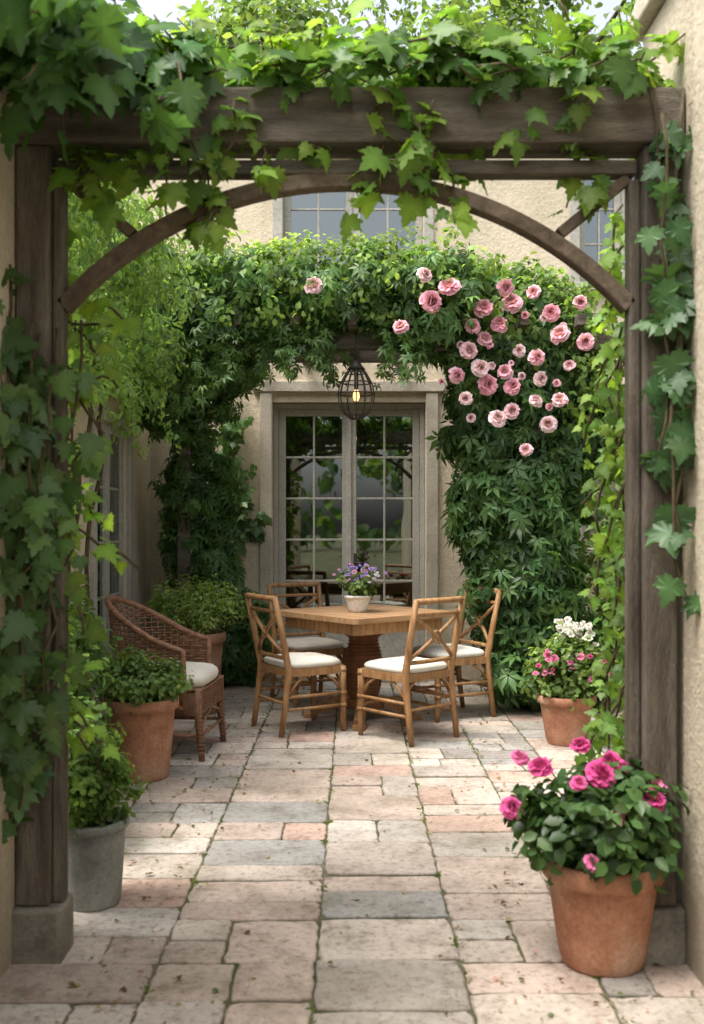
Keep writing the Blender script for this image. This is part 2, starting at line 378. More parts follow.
b = MB(); b.box(-4.7, 4.3, 9.0, 13, 2.75, 3.0); b.box(-4.7, 4.3, 9.0, 13, .0, .04); b.box(-4.7, 4.3, 11.5, 11.6, .04, 2.75); b.obj('interior_floors', ['inside'], house)
b = MB()
for a, c, z0, z1 in ((-.64, -.52, .1, 2.35), (.48, .60, .1, 2.35)):
    pts = [(a + (c - a) * i / 16, 9.22 + .03 * math.sin(i * 1.9), 0) for i in range(17)]
    b.add([(p[0], p[1], z0) for p in pts] + [(p[0], p[1], z1) for p in pts], [(i, i + 1, i + 18, i + 17) for i in range(16)], 0, True)
b.obj('curtains', ['curtain'], house)
b = MB(); b.box(-.80, -.692, 8.665, 8.76, -.01, 2.50); b.box(.642, .75, 8.665, 8.76, -.01, 2.50); b.box(-.86, .81, 8.655, 8.76, 2.503, 2.60); b.box(-.69, .64, 8.58, 8.98, -.01, .048)
b.obj('door_surround', ['stone'], house, .008)
def glazed(name, u0, u1, z0, z1, cols_, rows, yf, kick=0, axis='y'):
    f = MB(); gl = MB(); st = .06
    def bx(B, a, c, d, e_, z, zz):
        if axis == 'y': B.box(a, c, yf + d, yf + e_, z, zz)
        else: B.box(yf - e_, yf - d, a, c, z, zz)
    bx(f, u0, u0 + st, 0, .05, z0, z1); bx(f, u1 - st, u1, 0, .05, z0, z1)
    bx(f, u0 + st, u1 - st, .002, .048, z1 - st, z1); bx(f, u0 + st, u1 - st, .002, .048, z0, z0 + st)
    g0 = z0 + st
    if kick:
        bx(f, u0 + st, u1 - st, .012, .038, z0 + st, z0 + st + kick); bx(f, u0 + st, u1 - st, .002, .048, z0 + st + kick, z0 + st + kick + .05); g0 = z0 + st + kick + .05
    g1 = z1 - st; gw = (u1 - u0 - 2 * st)
    for i in range(1, cols_):
        uu = u0 + st + gw * i / cols_; bx(f, uu - .009, uu + .009, .008, .042, g0, g1)
    for j in range(1, rows):
        zz = g0 + (g1 - g0) * j / rows; bx(f, u0 + st, u1 - st, .011, .039, zz - .009, zz + .009)
    bx(gl, u0 + st, u1 - st, .022, .027, g0, g1)
    f.obj(name + '_frame', ['frame'], house, .003); gl.obj(name + '_glass', ['glass'], house)
f = MB(); f.box(-.688, -.645, 8.78, 8.87, .05, 2.415); f.box(.595, .638, 8.78, 8.87, .05, 2.415); f.box(-.645, .595, 8.78, 8.87, 2.37, 2.415); f.obj('door_frame', ['frame'], house, .004)
glazed('door_leaf', -.643, -.027, .055, 2.368, 2, 5, 8.80, .33); glazed('door_leaf', -.023, .593, .055, 2.368, 2, 5, 8.80, .33)
f = MB(); f.box(-.045, -.005, 8.785, 8.803, .06, 2.36); f.obj('door_astragal', ['frame'], house, .004)
f = MB(); f.tube([(.03, 8.79, 1.02), (.03, 8.75, 1.02), (.11, 8.745, 1.02)], .008, 8); f.box(.015, .045, 8.792, 8.799, .93, 1.1); f.obj('door_handle', ['iron'], house)
for nm, o in (('upper_window', UW), ('side_window', RW), ('upper_window', RU), ('upper_window', LU)):
    mid = (o[0] + o[1]) / 2
    glazed(nm, o[0] + .003, mid - .002, o[2] + .003, o[3] - .003, 2, 3, 8.79); glazed(nm, mid + .002, o[1] - .003, o[2] + .003, o[3] - .003, 2, 3, 8.79)
    s = MB(); s.box(o[0] - .06, o[1] + .06, 8.62, 8.79, o[2] - .07, o[2] - .003); s.box(o[0] - .09, o[0] - .002, 8.675, 8.74, o[2], o[3] + .09); s.box(o[1] + .002, o[1] + .09, 8.675, 8.74, o[2], o[3] + .09); s.box(o[0] - .002, o[1] + .002, 8.678, 8.74, o[3] + .002, o[3] + .088); s.obj(nm + '_surround', ['frame'], house, .005)
m_ = (WW[0] + WW[1]) / 2
glazed('wing_door', WW[0] + .003, m_ - .002, WW[2], WW[3] - .003, 1, 4, -1.77, .2, axis='x'); glazed('wing_door', m_ + .002, WW[1] - .003, WW[2], WW[3] - .003, 1, 4, -1.77, .2, axis='x')
s = MB(); s.box(-1.76, -1.715, WW[0] - .09, WW[0] - .002, 0, WW[3] + .09); s.box(-1.76, -1.715, WW[1] + .002, WW[1] + .09, 0, WW[3] + .09); s.box(-1.76, -1.718, WW[0] - .002, WW[1] + .002, WW[3] + .002, WW[3] + .088); s.obj('wing_door_surround', ['frame'], house, .005)

# ------------------------------------------------------------------ front pergola with arch
perg = empty('garden_arch_pergola', (0, 3.15, 0))
def pp_(b, name, mats, bevel=.006):
    o = b.obj(name, mats, None, bevel); o.parent = perg; o.matrix_parent_inverse = Matrix.Translation((0, -3.15, 0)); return o
for sgn, nm in ((-1, 'post'), (1, 'post')):
    b = MB(); cx = -.99 if sgn < 0 else .955
    b.box(cx - .052, cx + .052, 3.09, 3.21, .17, 2.525); b.box(cx - sgn * .072 - .018, cx - sgn * .072 + .018, 3.12, 3.18, .17, 2.43)
    pp_(b, nm, ['post'], .008)
    b = MB(); b.box(cx - .074 - (.02 if sgn > 0 else 0), cx + .074 + (.02 if sgn < 0 else 0), 3.07, 3.23, -.02, .168); pp_(b, 'post_plinth', ['plinth'], .012)
b = MB(); b.box(-1.04, 1.025, 3.075, 3.225, 2.528, 2.70); b.box(-.93, .89, 3.115, 3.185, 2.445, 2.49)
pp_(b, 'crossbeam', ['beam'], .008)
b = MB(); ox = -.018
hw, rise, top = .908, .405, 2.455; Rr = (hw * hw + rise * rise) / (2 * rise); zc = top - Rr; amax = math.asin(hw / Rr); K = 40; vs = []
for i in range(K + 1):
    a = -amax + 2 * amax * i / K
    for rr_, yy in ((Rr, 3.12), (Rr, 3.18), (Rr - .048, 3.18), (Rr - .048, 3.12)): vs.append((ox + rr_ * math.sin(a), yy, zc + rr_ * math.cos(a)))
b.add(vs, [(i * 4 + j, (i + 1) * 4 + j, (i + 1) * 4 + (j + 1) % 4, i * 4 + (j + 1) % 4) for i in range(K) for j in range(4)] + [(0, 1, 2, 3), (K * 4 + 3, K * 4 + 2, K * 4 + 1, K * 4)])
for s_ in (-1, 1): b.beam((ox + s_ * .885, 3.15, 2.44), (ox + s_ * .67, 3.15, 2.265), .04, .035)
pp_(b, 'arch_rib', ['arch'], .004)

# back pergola
b = MB()
for x, y in ((-1.33, 7.95), (1.35, 7.3)): b.box(x - .05, x + .05, y - .05, y + .05, -.01, 2.62)
b.box(-1.7, 1.9, 7.2, 7.3, 2.62, 2.74)
for i in range(9):
    x = -1.6 + i * .4; b.box(x - .03, x + .03, 6.95, 8.698, 2.743, 2.82)
b.box(-1.7, 1.9, 7.95, 8.03, 2.65, 2.74); b.obj('back_pergola', ['beam'], bevel=.005)

# lantern
b = MB(); cx, cy = .03, 7.1
b.tube([(cx, cy, 2.72), (cx, cy, 2.50)], .005, 6)
prof = [(.02, 2.50), (.035, 2.47), (.07, 2.43), (.11, 2.36), (.13, 2.28), (.12, 2.2), (.09, 2.14), (.04, 2.105)]
for i in range(12):
    a = 2 * math.pi * i / 12; b.tube([(cx + r * math.cos(a), cy + r * math.sin(a), z) for r, z in prof], .005, 5)
for r, z in ((.07, 2.43), (.13, 2.28), (.09, 2.14), (.11, 2.36)):
    b.tube([(cx + r * math.cos(2 * math.pi * i / 24), cy + r * math.sin(2 * math.pi * i / 24), z) for i in range(24)], .005, 5, closed=True)
b.lathe([(.0, 2.52), (.03, 2.515), (.035, 2.49), (.065, 2.455), (.0, 2.45)], (cx, cy, 0), 16); b.lathe([(0, 2.1), (.045, 2.1), (.045, 2.115), (0, 2.115)], (cx, cy, 0), 16)
b.tube([(cx, cy, 2.46), (cx, cy, 2.31)], .015, 8)
b.lathe([(0, 2.225), (.016, 2.235), (.024, 2.258), (.021, 2.285), (.012, 2.31), (0, 2.318)], (cx, cy, 0), 14, 1)
b.obj('hanging_lantern', ['iron', 'bulb'])

# ------------------------------------------------------------------ table
def dining_table(loc, rot):
    b = MB(); h = .46
    def sq(s, z, c=.035):
        H = h * s; return [(H, -H + c, z), (H, H - c, z), (H - c, H, z), (-H + c, H, z), (-H, H - c, z), (-H, -H + c, z), (-H + c, -H, z), (H - c, -H, z)]
    for (s, z0, z1, mt) in ((1, .715, .75, 1), (.88, .635, .713, 0)):
        b.add(sq(s, z0) + sq(s, z1), [tuple(range(8, 16)), tuple(reversed(range(8)))] + [(i, (i + 1) % 8, 8 + (i + 1) % 8, 8 + i) for i in range(8)], mt)
    for i in range(-3, 4):
        x = i * .115; b.box(x - .0015, x + .0015, -h + .01, h - .01, .7502, .7508, 2)
    prof = [(.10, .64), (.16, .63), (.16, .60), (.11, .57), (.10, .55)]
    z = .55
    while z > .16:
        t = (.55 - z) / .39; r = .10 + .035 * math.sin(t * math.pi)
        prof += [(r + .007, z - .008), (r - .003, z - .02)]; z -= .024
    prof += [(.13, .13), (.15, .11), (.15, .08), (.0, .075)]
    b.lathe(prof, n=40, mat=2)
    for k in range(4):
        a = math.pi / 4 + k * math.pi / 2; c, s = math.cos(a), math.sin(a)
        pts = [(.06, .13), (.18, .115), (.28, .07), (.36, .035)]
        for p, q in zip(pts[:-1], pts[1:]): b.beam((p[0] * c, p[0] * s, p[1]), (q[0] * c, q[0] * s, q[1]), .07, .07 if q[0] < .3 else .055, 0)
        b.beam((.33 * c, .33 * s, .015), (.42 * c, .42 * s, .015), .08, .03, 0)
    return b.obj('dining_table', ['oak', 'oaktop', 'oakdark'], None, .005, loc, rot)
dining_table((.08, 7.0, 0), math.radians(40))

def puffy(b, hx, hy, z0, h, mat, nexp=5):
    vs = []; K = 40
    def pt(t, s):
        c, q = math.cos(t), math.sin(t)
        return (hx * s * math.copysign(abs(c) ** (2 / nexp), c), hy * s * math.copysign(abs(q) ** (2 / nexp), q))
    lv = [(.0, .93), (.15, .98), (.4, 1), (.6, .97), (.8, .88), (.93, .72), (1, .4), (1.02, .1), (1.0, 0.0)]
    for zz, s in [(q[0], q[1]) for q in lv]:
        for j in range(K):
            x, y = pt(2 * math.pi * j / K, max(s, .001)); vs.append((x, y, z0 + h * zz + .003 * math.sin(x * 30) * math.cos(y * 27)))
    b.add(vs, [(i * K + j, i * K + (j + 1) % K, (i + 1) * K + (j + 1) % K, (i + 1) * K + j) for i in range(len(lv) - 1) for j in range(K)], mat, True)

def chair(loc, face):
    """face = direction (x,y) the sitter looks"""
    b = MB(); w = .205
    def rail(z, y, bow, r, pw=w):
        b.tube([(pw * (-1 + 2 * i / 8), y - bow * (1 - (2 * i / 8 - 1) ** 2), z) for i in range(9)], r, 8)
    def yb(z): return -.2 if z < .42 else -.2 - (z - .42) * .2
    for s in (-1, 1):
        b.tube([(s * w, -.255, 0), (s * w, -.225, .2), (s * w, -.2, .42), (s * (w + .003), yb(.65) - .002, .65), (s * (w + .006), yb(.88) - .01, .895)], [.018, .021, .024, .021, .018], 8)
        b.tube([(s * w, .205, 0), (s * w, .2, .06), (s * w, .2, .30), (s * w, .195, .425)], [.016, .021, .023, .025], 8)
        b.tube([(s * w, -.235, .17), (s * w, .2, .17)], .011, 6); b.tube([(s * w, -.22, .25), (s * w, .2, .25)], .011, 6)
        b.beam((s * w, -.2, .405), (s * w, .2, .405), .028, .05)
        b.tube([(s * w, .18, .28), (s * (w - .02), .18, .33), (s * (w - .07), .185, .38)], .009, 6)
        b.tube([(s * w, .17, .28), (s * w, .13, .34), (s * w, .07, .38)], .009, 6)
        b.tube([(s * w, -.2, .27), (s * w, -.14, .34), (s * w, -.08, .38)], .009, 6)
        b.tube([(s * w, -.215, .28), (s * (w - .03), -.205, .34), (s * (w - .08), -.2, .38)], .009, 6)
        for zz in (.17, .25, .4): b.tube([(s * w, .2 if zz < .3 else .195, zz - .012), (s * w, .2, zz + .012)], .026, 8)
    b.beam((-w, .197, .405), (w, .197, .405), .028, .048); b.beam((-w, -.2, .405), (w, -.2, .405), .028, .048)
    b.box(-w, w, -.19, .19, .405, .425)
    rail(.882, yb(.88) - .006, .018, .019, w + .004); rail(.80, yb(.80), .018, .012); rail(.50, yb(.50), .01, .014)
    rail(.2, .2, .0, .010); rail(.21, -.225, .0, .010)
    for s in (-1, 1):
        b.tube([(s * w, yb(.51), .51), (s * w * .45, yb(.6) - .016, .592), (0, yb(.655) - .02 - .004 * s, .655), (-s * w * .45, yb(.72) - .016, .72), (-s * w, yb(.795), .79)], .013, 8)
    b.tube([(.035 * math.cos(t * math.pi / 6), yb(.655) - .024, .655 + .035 * math.sin(t * math.pi / 6)) for t in range(12)], .007, 6, closed=True)
    puffy(b, .22, .215, .427, .06, 1)
    a = math.atan2(face[1], face[0]) - math.pi / 2
    return b.obj('wooden_dining_chair', ['oak', 'cloth'], None, 0, (loc[0], loc[1], 0), a)
chair((-.335, 6.65), (.86, .51)); chair((.345, 6.43), (-.67, .74)); chair((.68, 7.12), (-.88, -.42)); chair((-.32, 7.58), (.45, -.89))

def lathe_pot(name, loc, r, h, rb, mat, rim=.02, rimh=.05):
    b = MB(); prof = [(0.001, 0.0), (rb * .97, 0), (rb, .008)]
    for i in range(1, 8):
        t = i / 8; prof.append((rb + (r - rim - rb) * (t ** .85), h * t * (1 - rimh / h)))
    prof += [(r - rim, h - rimh - .004), (r - rim * .3, h - rimh), (r, h - rimh + .006), (r + .002, h - rimh * .5), (r, h - .006), (r - .006, h), (r - .018, h), (r - .024, h - .006), (r - .03, h - .04)]
    b.lathe(prof, n=48); rr = r - .028; b.lathe([(rr, h - .035), (rr * .6, h - .022), (0.001, h - .018)], n=32, mat=1)
    return b.obj(name, [mat, 'soil'], None, 0, loc)
def flowers(name, pts, size, cols_, parent, layers, facing=(0, -1, .3), jf=.6):
    """multi-petalled blooms: rings of cupped petals"""
    V = []; F = []; C = []
    for (p, sc) in pts:
        fd = Vector(facing) + Vector((R.uniform(-jf, jf), R.uniform(-.4, .4), R.uniform(-.4, .5))); q = fd.to_track_quat('Z', 'Y').to_matrix()
        base = R.choice(cols_); S = size * sc * R.uniform(.85, 1.15)
        for li, (k, rad, el) in enumerate(layers):
            off = R.uniform(0, 6)
            for i in range(k):
                a = off + 2 * math.pi * i / k + R.uniform(-.2, .2); e_ = math.radians(el + R.uniform(-12, 12)); L = S * rad * R.uniform(.8, 1.1) * .55; W = S * .27 * (.6 + rad * .5)
                sh = R.uniform(.85, 1.1) * (.68, .8, .95, 1.05, 1.08)[min(li, 4)]; o = len(V)
                for u in (0, .5, 1):
                    for v_ in (-1, -.35, .35, 1):
                        ww = W * (.35 + .65 * math.sin(min(1, u * .75 + .15) * math.pi * .62)) * v_
                        rr_ = L * u; curl = .18 * L * math.sin(u * 3.1) - .22 * L * u * u + .3 * W * abs(v_) ** 2
                        x = rr_ * math.cos(e_) + S * .02 + .16 * L * math.sin(u * 3.1) * math.sin(e_); z = rr_ * math.sin(e_) + curl * math.cos(e_)
                        if u == 1: x -= (abs(v_) * .12 + R.uniform(-.04, .04)) * L; z += R.uniform(-.05, .05) * L
                        vec = Vector((x * math.cos(a) - ww * math.sin(a), x * math.sin(a) + ww * math.cos(a), z)); V.append(Vector(p) + q @ vec)
                        t = 1 + .45 * (u - .6); C.append((*[min(.9, c * sh * t) for c in base], 1))
                for u in range(2):
                    for v_ in range(3): F.append((o + u * 4 + v_, o + u * 4 + v_ + 1, o + (u + 1) * 4 + v_ + 1, o + (u + 1) * 4 + v_))
    me = bpy.data.meshes.new(name); me.from_pydata([tuple(v) for v in V], [], F); me.update()
    ca = me.color_attributes.new('Col', 'FLOAT_COLOR', 'POINT'); ca.data.foreach_set('color', np.array(C, np.float32).ravel())
    me.polygons.foreach_set('use_smooth', [True] * len(F)); me.materials.append(M['petal']); o = bpy.data.objects.new(name, me); scene.collection.objects.link(o)
    if parent: o.parent = parent
    return o
SM = ((5, 1.0, 20), (4, .5, 60))
def stems(name, base, tops, parent, r=.004):
    b = MB()
    for t in tops:
        m_ = [(base[0] + (t[0] - base[0]) * .4 + R.uniform(-.02, .02), base[1] + (t[1] - base[1]) * .4, base[2] + (t[2] - base[2]) * .6), t]
        b.tube([(base[0] + R.uniform(-.04, .04), base[1] + R.uniform(-.04, .04), base[2])] + m_, r, 5)
    return b.obj(name, ['vinebark'], parent)
def potted(name, loc, r, h, rb, mat, bush, leaf, col, k, ne, T=T_S, fl=None, rimh=.05, mleaf='leaf', cr=(.04, .09)):
    e = empty(name, loc); p = lathe_pot('pot', (0, 0, 0), r, h, rb, mat, min(.02, r * .1), rimh); p.parent = e
    clumps('foliage', bush, k, ne, leaf, col, T, mleaf, cr, e, .35, 1.0, .15, .9, .55, h * .4)
    tops = [(q[0] + R.uniform(-q[3], q[3]) * .7, q[1] + R.uniform(-q[4], q[4]) * .7, q[2] + R.uniform(-.2, .6) * q[5]) for q in bush for _ in range(8)]
    stems('stems', (0, 0, h - .03), tops, e)
    if fl:
        for i, (pts, s, c, ly) in enumerate(fl): flowers('blooms', pts, s, c, e, ly, (0, -.7, .7))
    return e
potted('flower_bowl', (.04, 6.9, .751), .095, .115, .06, 'ceramic', [(0, 0, .2, .16, .13, .09)], .035, (.08, .15, .04), 34, 14, T_S,
    [([((R.gauss(0, .09), R.gauss(-.03, .06), R.uniform(.2, .33)), R.uniform(.7, 1.1)) for _ in range(46)], .032, [(.28, .22, .55), (.42, .3, .65), (.7, .66, .72), (.6, .3, .48)], SM)], .02, cr=(.02, .04))

# ------------------------------------------------------------------ potted plants
PE = ((5, .4, 82), (7, .62, 68), (9, .8, 48), (10, .95, 24), (9, .95, -4))
mag = [(.70, .14, .38), (.76, .22, .46), (.60, .09, .29)]
fp = [(-.20, -.05, .61, 1.1), (-.03, -.1, .60, 1.15), (.11, -.13, .53, 1.2), (-.29, -.06, .49, .85), (.0, -.16, .49, .75), (-.06, .03, .66, .85), (.02, -.02, .62, .85), (-.25, .03, .62, .75), (-.08, -.2, .37, .6), (.06, .02, .59, .8), (-.10, -.12, .58, .7), (.16, -.02, .54, .75)]
potted('potted_peony', (.775, 3.10, 0), .185, .325, .125, 'terra', [(-.01, 0, .43, .23, .2, .13), (-.06, -.05, .45, .23, .18, .12), (.06, 0, .47, .15, .16, .12)], .052, (.045, .105, .035), 130, 17, T_S,
    [([((a, b_, c), s) for a, b_, c, s in fp], .074, mag, PE)], .06)
potted('potted_shrub', (-.93, 3.58, 0), .13, .30, .10, 'greypot', [(0, 0, .42, .17, .17, .14), (-.02, 0, .5, .13, .14, .14)], .026, (.075, .15, .04), 100, 28, T_S, None, .03, 'leafl', (.03, .06))
potted('potted_shrub.001', (-1.13, 5.36, 0), .20, .43, .145, 'terra', [(.02, 0, .50, .25, .22, .11), (.05, -.05, .54, .18, .18, .11), (-.1, .05, .54, .2, .2, .12)], .033, (.10, .18, .06), 125, 24, T_S, None, .06, 'leafl', (.04, .08))
potted('potted_shrub.002', (-1.14, 7.2, 0), .23, .58, .17, 'terrab', [(0, 0, .78, .32, .25, .2), (.05, -.1, .76, .3, .2, .16)], .038, (.16, .26, .09), 130, 24, T_N, None, .07, 'leafl', (.05, .1))
potted('potted_geranium', (1.33, 6.2, 0), .18, .30, .12, 'terra', [(0, 0, .42, .28, .22, .15), (.03, 0, .52, .22, .2, .14)], .045, (.10, .18, .05), 95, 20, T_S,
    [([((R.uniform(-.24, .24), R.uniform(-.26, -.1), R.uniform(.42, .6)), R.uniform(.7, 1.1)) for _ in range(30)], .042, [(.7, .14, .28), (.75, .24, .4)], SM),
     ([((R.uniform(-.1, .16), R.uniform(-.14, .1), R.uniform(.62, .76)), R.uniform(.8, 1.2)) for _ in range(34)], .05, [(.78, .77, .69)], SM)], .05)

# ------------------------------------------------------------------ wicker armchair
def wicker(loc, rot):
    b = MB(); a0 = math.radians(112)
    def H(t): return .60 + .28 * max(0, math.cos(t * .72)) ** 1.6
    def P(t, z, o=0):
        k = 1 + .10 * (z - .4) / .45; ry = (.27 + o) * k
        y = -ry * math.cos(t) - (.04 * (z - .4) / .45) * max(0, math.cos(t))
        if abs(t) > math.pi / 2: y = (abs(t) - math.pi / 2) * .42
        return (ry * math.sin(max(-math.pi / 2, min(math.pi / 2, t))), y, z)
    K = 64
    ts = [-a0 + 2 * a0 * i / K for i in range(K + 1)]
    for i in range(0, K + 1, 2):
        b.tube([P(ts[i], .30 + (H(ts[i]) - .30) * j / 6) for j in range(7)], .0045, 5)
    z = .32; lv = 0
    while z < .89:
        run = []
        for i, t in enumerate(ts + [99]):
            if t != 99 and z < H(t) - .005: run.append(P(t, z, .006 * (1 if (i // 2 + lv) % 2 else -1)))
            else:
                if len(run) > 2: b.tube(run, .0048, 4)
                run = []
        z += .0165 if (lv % 7) < 5 else .03; lv += 1
    b.tube([P(-a0, .3)] + [P(t, H(t), .004) for t in ts] + [P(a0, .3)], .018, 8)
    b.tube([P(t, .30, .004) for t in ts], .014, 8)
    for j in range(22):
        y = -.24 + j * .023; x = .26 if y > -.05 else math.sqrt(max(.004, .27 ** 2 - (y) ** 2))
        b.tube([(-x, y, .395), (0, y, .385), (x, y, .395)], .008, 5)
    for z in [.27 + k * .015 for k in range(9)]: b.tube([(-.27 + .54 * i / 16, .255 + .004 * (1 if i % 2 else -1), z) for i in range(17)], .0055, 4)
    for s in (-1, 1):
        for y, yy in ((.24, .26), (-.17, -.23)):
            b.tube([(s * .25, yy, 0), (s * .25, y, .2), (s * .255, y, .40)], [.017, .02, .02], 8)
            for q in range(10): b.tube([(s * .25 + .021 * math.cos(k * math.pi / 4), y + (yy - y) * (1 - q / 10) + .021 * math.sin(k * math.pi / 4), .05 + q * .022) for k in range(8)], .004, 4, closed=True)
        b.tube([(s * .25, -.2, .14), (s * .25, .25, .14)], .011, 6)
        b.tube([(s * .25, .25, .14), (s * .15, .25, .22), (0, .25, .26)], .009, 6)
    b.tube([(-.25, .25, .14), (.25, .25, .14)], .010, 6)
    puffy(b, .24, .26, .40, .10, 1)
    return b.obj('wicker_armchair', ['wicker', 'cloth'], None, 0, loc, rot)
o = wicker((-1.10, 6.0, 0), -math.radians(96)); o.scale = (1.05, 1.05, 1.03)

# ------------------------------------------------------------------ climbing plants : back
ivy = empty('climbing_rose', (1.3, 7.4, 0))
def put(o, e_): o.parent = e_; o.matrix_parent_inverse = Matrix.Translation(-e_.location); return o
rc = [(1.2, 7.55, 2.7, .52, .45, .5), (1.12, 7.5, 2.1, .40, .4, .55), (1.2, 7.45, 1.45, .42, .38, .55), (1.32, 7.42, .85, .42, .36, .5), (1.45, 7.35, .32, .42, .34, .34), (1.6, 7.7, 2.2, .35, .35, .9)]
put(clumps('foliage', rc, 720, 20, .12, (.062, .14, .05), T_C, 'leaf', (.07, .17), None, .6, 1.0, 1.3, .45), ivy)
put(clumps('young_foliage', [(1.2, 7.5, 2.85, .58, .5, .4), (1.55, 7.5, 2.6, .4, .4, .5)], 200, 22, .055, (.11, .2, .06), T_S, 'leafl', (.06, .14), None, .75, 1.1), ivy)
b = MB()
for k in range(7):
    p = wander((1.35 + R.uniform(-.15, .15), 7.4, 0), (1.1 + R.uniform(-.3, .5), 7.45, 2.8), 18, .07); b.tube([tuple(q) for q in p], [.022 * (1 - i / 30) for i in range(len(p))], 6)
put(b.obj('stems', ['vinebark']), ivy)
rl = [(.50, 3.02), (.55, 2.85), (.34, 2.68), (-.27, 2.96), (.90, 2.84), (1.06, 2.99), (1.11, 2.89), (1.25, 2.95), (.92, 2.64), (.80, 2.55), (1.16, 2.56), (1.27, 2.50), (1.43, 2.66), (1.06, 2.41), (1.11, 2.31), (.94, 2.32), (.78, 2.22), (1.11, 2.14), (1.27, 2.21), (1.43, 2.21), (1.30, 2.36), (1.21, 1.87), (.83, 2.72), (1.58, 2.89), (1.38, 2.82), (1.02, 2.74), (.88, 2.43), (1.5, 2.45), (.72, 2.38), (1.62, 2.62), (1.0, 2.08), (1.36, 2.05), (.68, 2.95)]
ros = [((x * (.965 if x < .7 else 1), (6.72 if x < .7 and z > 2.6 else 6.92) + R.uniform(-.06, .03), z), R.choice([.75, .85, .95, 1.05])) for x, z in rl] + [((x + R.uniform(-.13, .13), 6.93, z + R.uniform(-.13, .13)), R.uniform(.35, .55)) for x, z in rl[4:30:2]]
put(flowers('roses', ros, .12, [(.82, .46, .55), (.84, .54, .61), (.80, .40, .50), (.86, .60, .66)], None, PE, (-.1, -1, .25), .5), ivy)

top = empty('pergola_creeper', (0, 7.3, 2.7))
te = [(-1.3, 7.3, 2.95, .45, .5, .38), (-.8, 7.3, 3.0, .45, .5, .35), (-.3, 7.3, 3.0, .45, .5, .33), (.2, 7.3, 3.02, .45, .5, .30), (.65, 7.3, 2.98, .45, .5, .33), (-1.0, 7.15, 2.75, .3, .3, .25), (.55, 7.1, 2.78, .3, .25, .22), (-1.5, 7.0, 2.7, .3, .5, .3)]
put(clumps('foliage', te, 480, 20, .095, (.07, .155, .05), T_C, 'leaf', (.07, .16), None, .5, 1.0, 1.0, .6), top)
put(clumps('young_foliage', [(x, y, z + .06, a, b_, c) for x, y, z, a, b_, c in te[:5]], 360, 24, .05, (.13, .23, .065), T_S, 'leafl', (.05, .15), None, .8, 1.2), top)
pa = []
for k in range(44):
    x = R.uniform(-1.3, .95); L = R.uniform(.08, .30) + (.25 if x < -.8 else 0) * R.random() + .15 * (x > .7); y = R.uniform(6.9, 7.4); pa.append(wander((x, y, 2.75), (x + R.uniform(-.1, .1), y - .05, 2.62 - L), 8, .03))
d = leaves_along(pa, 60, .06, .075, (.07, .15, .045), (0, -.6, .5)); put(cloud('trailing_shoots', *d, T_C, 'leaf'), top)

iv = empty('wall_ivy', (-1.25, 8.1, 0))
le = [(-1.3, 7.75, 2.45, .38, .4, .45), (-1.25, 8.1, 1.75, .27, .28, .5), (-1.25, 8.2, 1.15, .26, .28, .5), (-1.15, 8.3, .7, .28, .28, .5), (-.98, 8.4, .45, .28, .2, .42), (-.95, 7.7, 2.62, .22, .3, .22), (-1.25, 7.4, 2.65, .4, .3, .35)]
put(clumps('foliage', le, 480, 20, .095, (.068, .15, .055), T_C, 'leaf', (.06, .15), None, .55, 1.0, 1.2, .4), iv)
pa = [wander((-1.15 + R.uniform(-.2, .2), 8.6, R.uniform(.6, 2.2)), (-.98 + R.uniform(-.2, .15), 8.62, R.uniform(1.2, 2.6)), 8, .06) for _ in range(12)]
d = leaves_along(pa, 45, .05, .08, (.065, .14, .05), (0, -1, .3)); put(cloud('wall_shoots', *d, T_M, 'leaf'), iv)

lv = empty('climbing_jasmine', (-1.5, 5.6, 0))
je = [(-1.6, 5.2, 2.8, .5, .7, .42), (-1.45, 6.2, 2.72, .42, .7, .38), (-1.35, 6.2, 2.4, .26, .5, .22), (-1.5, 7.0, 2.68, .4, .5, .3), (-1.4, 4.5, 2.8, .35, .5, .45), (-1.6, 4.6, 2.2, .22, .4, .4), (-1.3, 5.6, 2.95, .3, .7, .35)]
put(clumps('foliage', je, 460, 32, .05, (.10, .185, .055), T_N, 'leafl', (.07, .16), None, .45, 1.05, 1.0, .5), lv)
pa = [wander((R.uniform(-1.5, -1.1), R.uniform(4.4, 6.6), 2.45), (R.uniform(-1.4, -1.05), R.uniform(4.6, 6.6), R.uniform(1.9, 2.35)), 9, .05) for _ in range(22)]
d = leaves_along(pa, 90, .06, .05, (.11, .21, .06), (0, -.5, .5)); put(cloud('hanging_shoots', *d, T_N, 'leafl'), lv)
b = MB()
for k in range(5): b.tube([tuple(q) for q in wander((-1.62, 4.6 + k * .25, 0), (-1.55, 4.8 + k * .4, 2.5), 14, .05)], .014, 6)
put(b.obj('stems', ['vinebark']), lv)

sh = empty('garden_shrub', (-1.4, 5.0, 0))
put(clumps('foliage', [(-1.45, 5.0, .66, .25, .45, .34), (-1.4, 4.6, .45, .3, .4, .35), (-1.25, 4.2, .33, .22, .3, .3)], 190, 28, .045, (.08, .155, .045), T_S, 'leafl', (.05, .12), None, .4, 1, .3, .8), sh)
sh = empty('garden_shrub.001', (2.1, 6.6, 0))
put(clumps('foliage', [(2.2, 6.8, .8, .5, .9, .8), (2.3, 5.2, .9, .5, .9, .9), (1.9, 4.2, .8, .45, .6, .8), (2.0, 8.0, .8, .4, .4, .8)], 340, 26, .07, (.07, .145, .04), T_S, 'leaf', (.08, .18), None, .6, 1, .5, .8), sh)

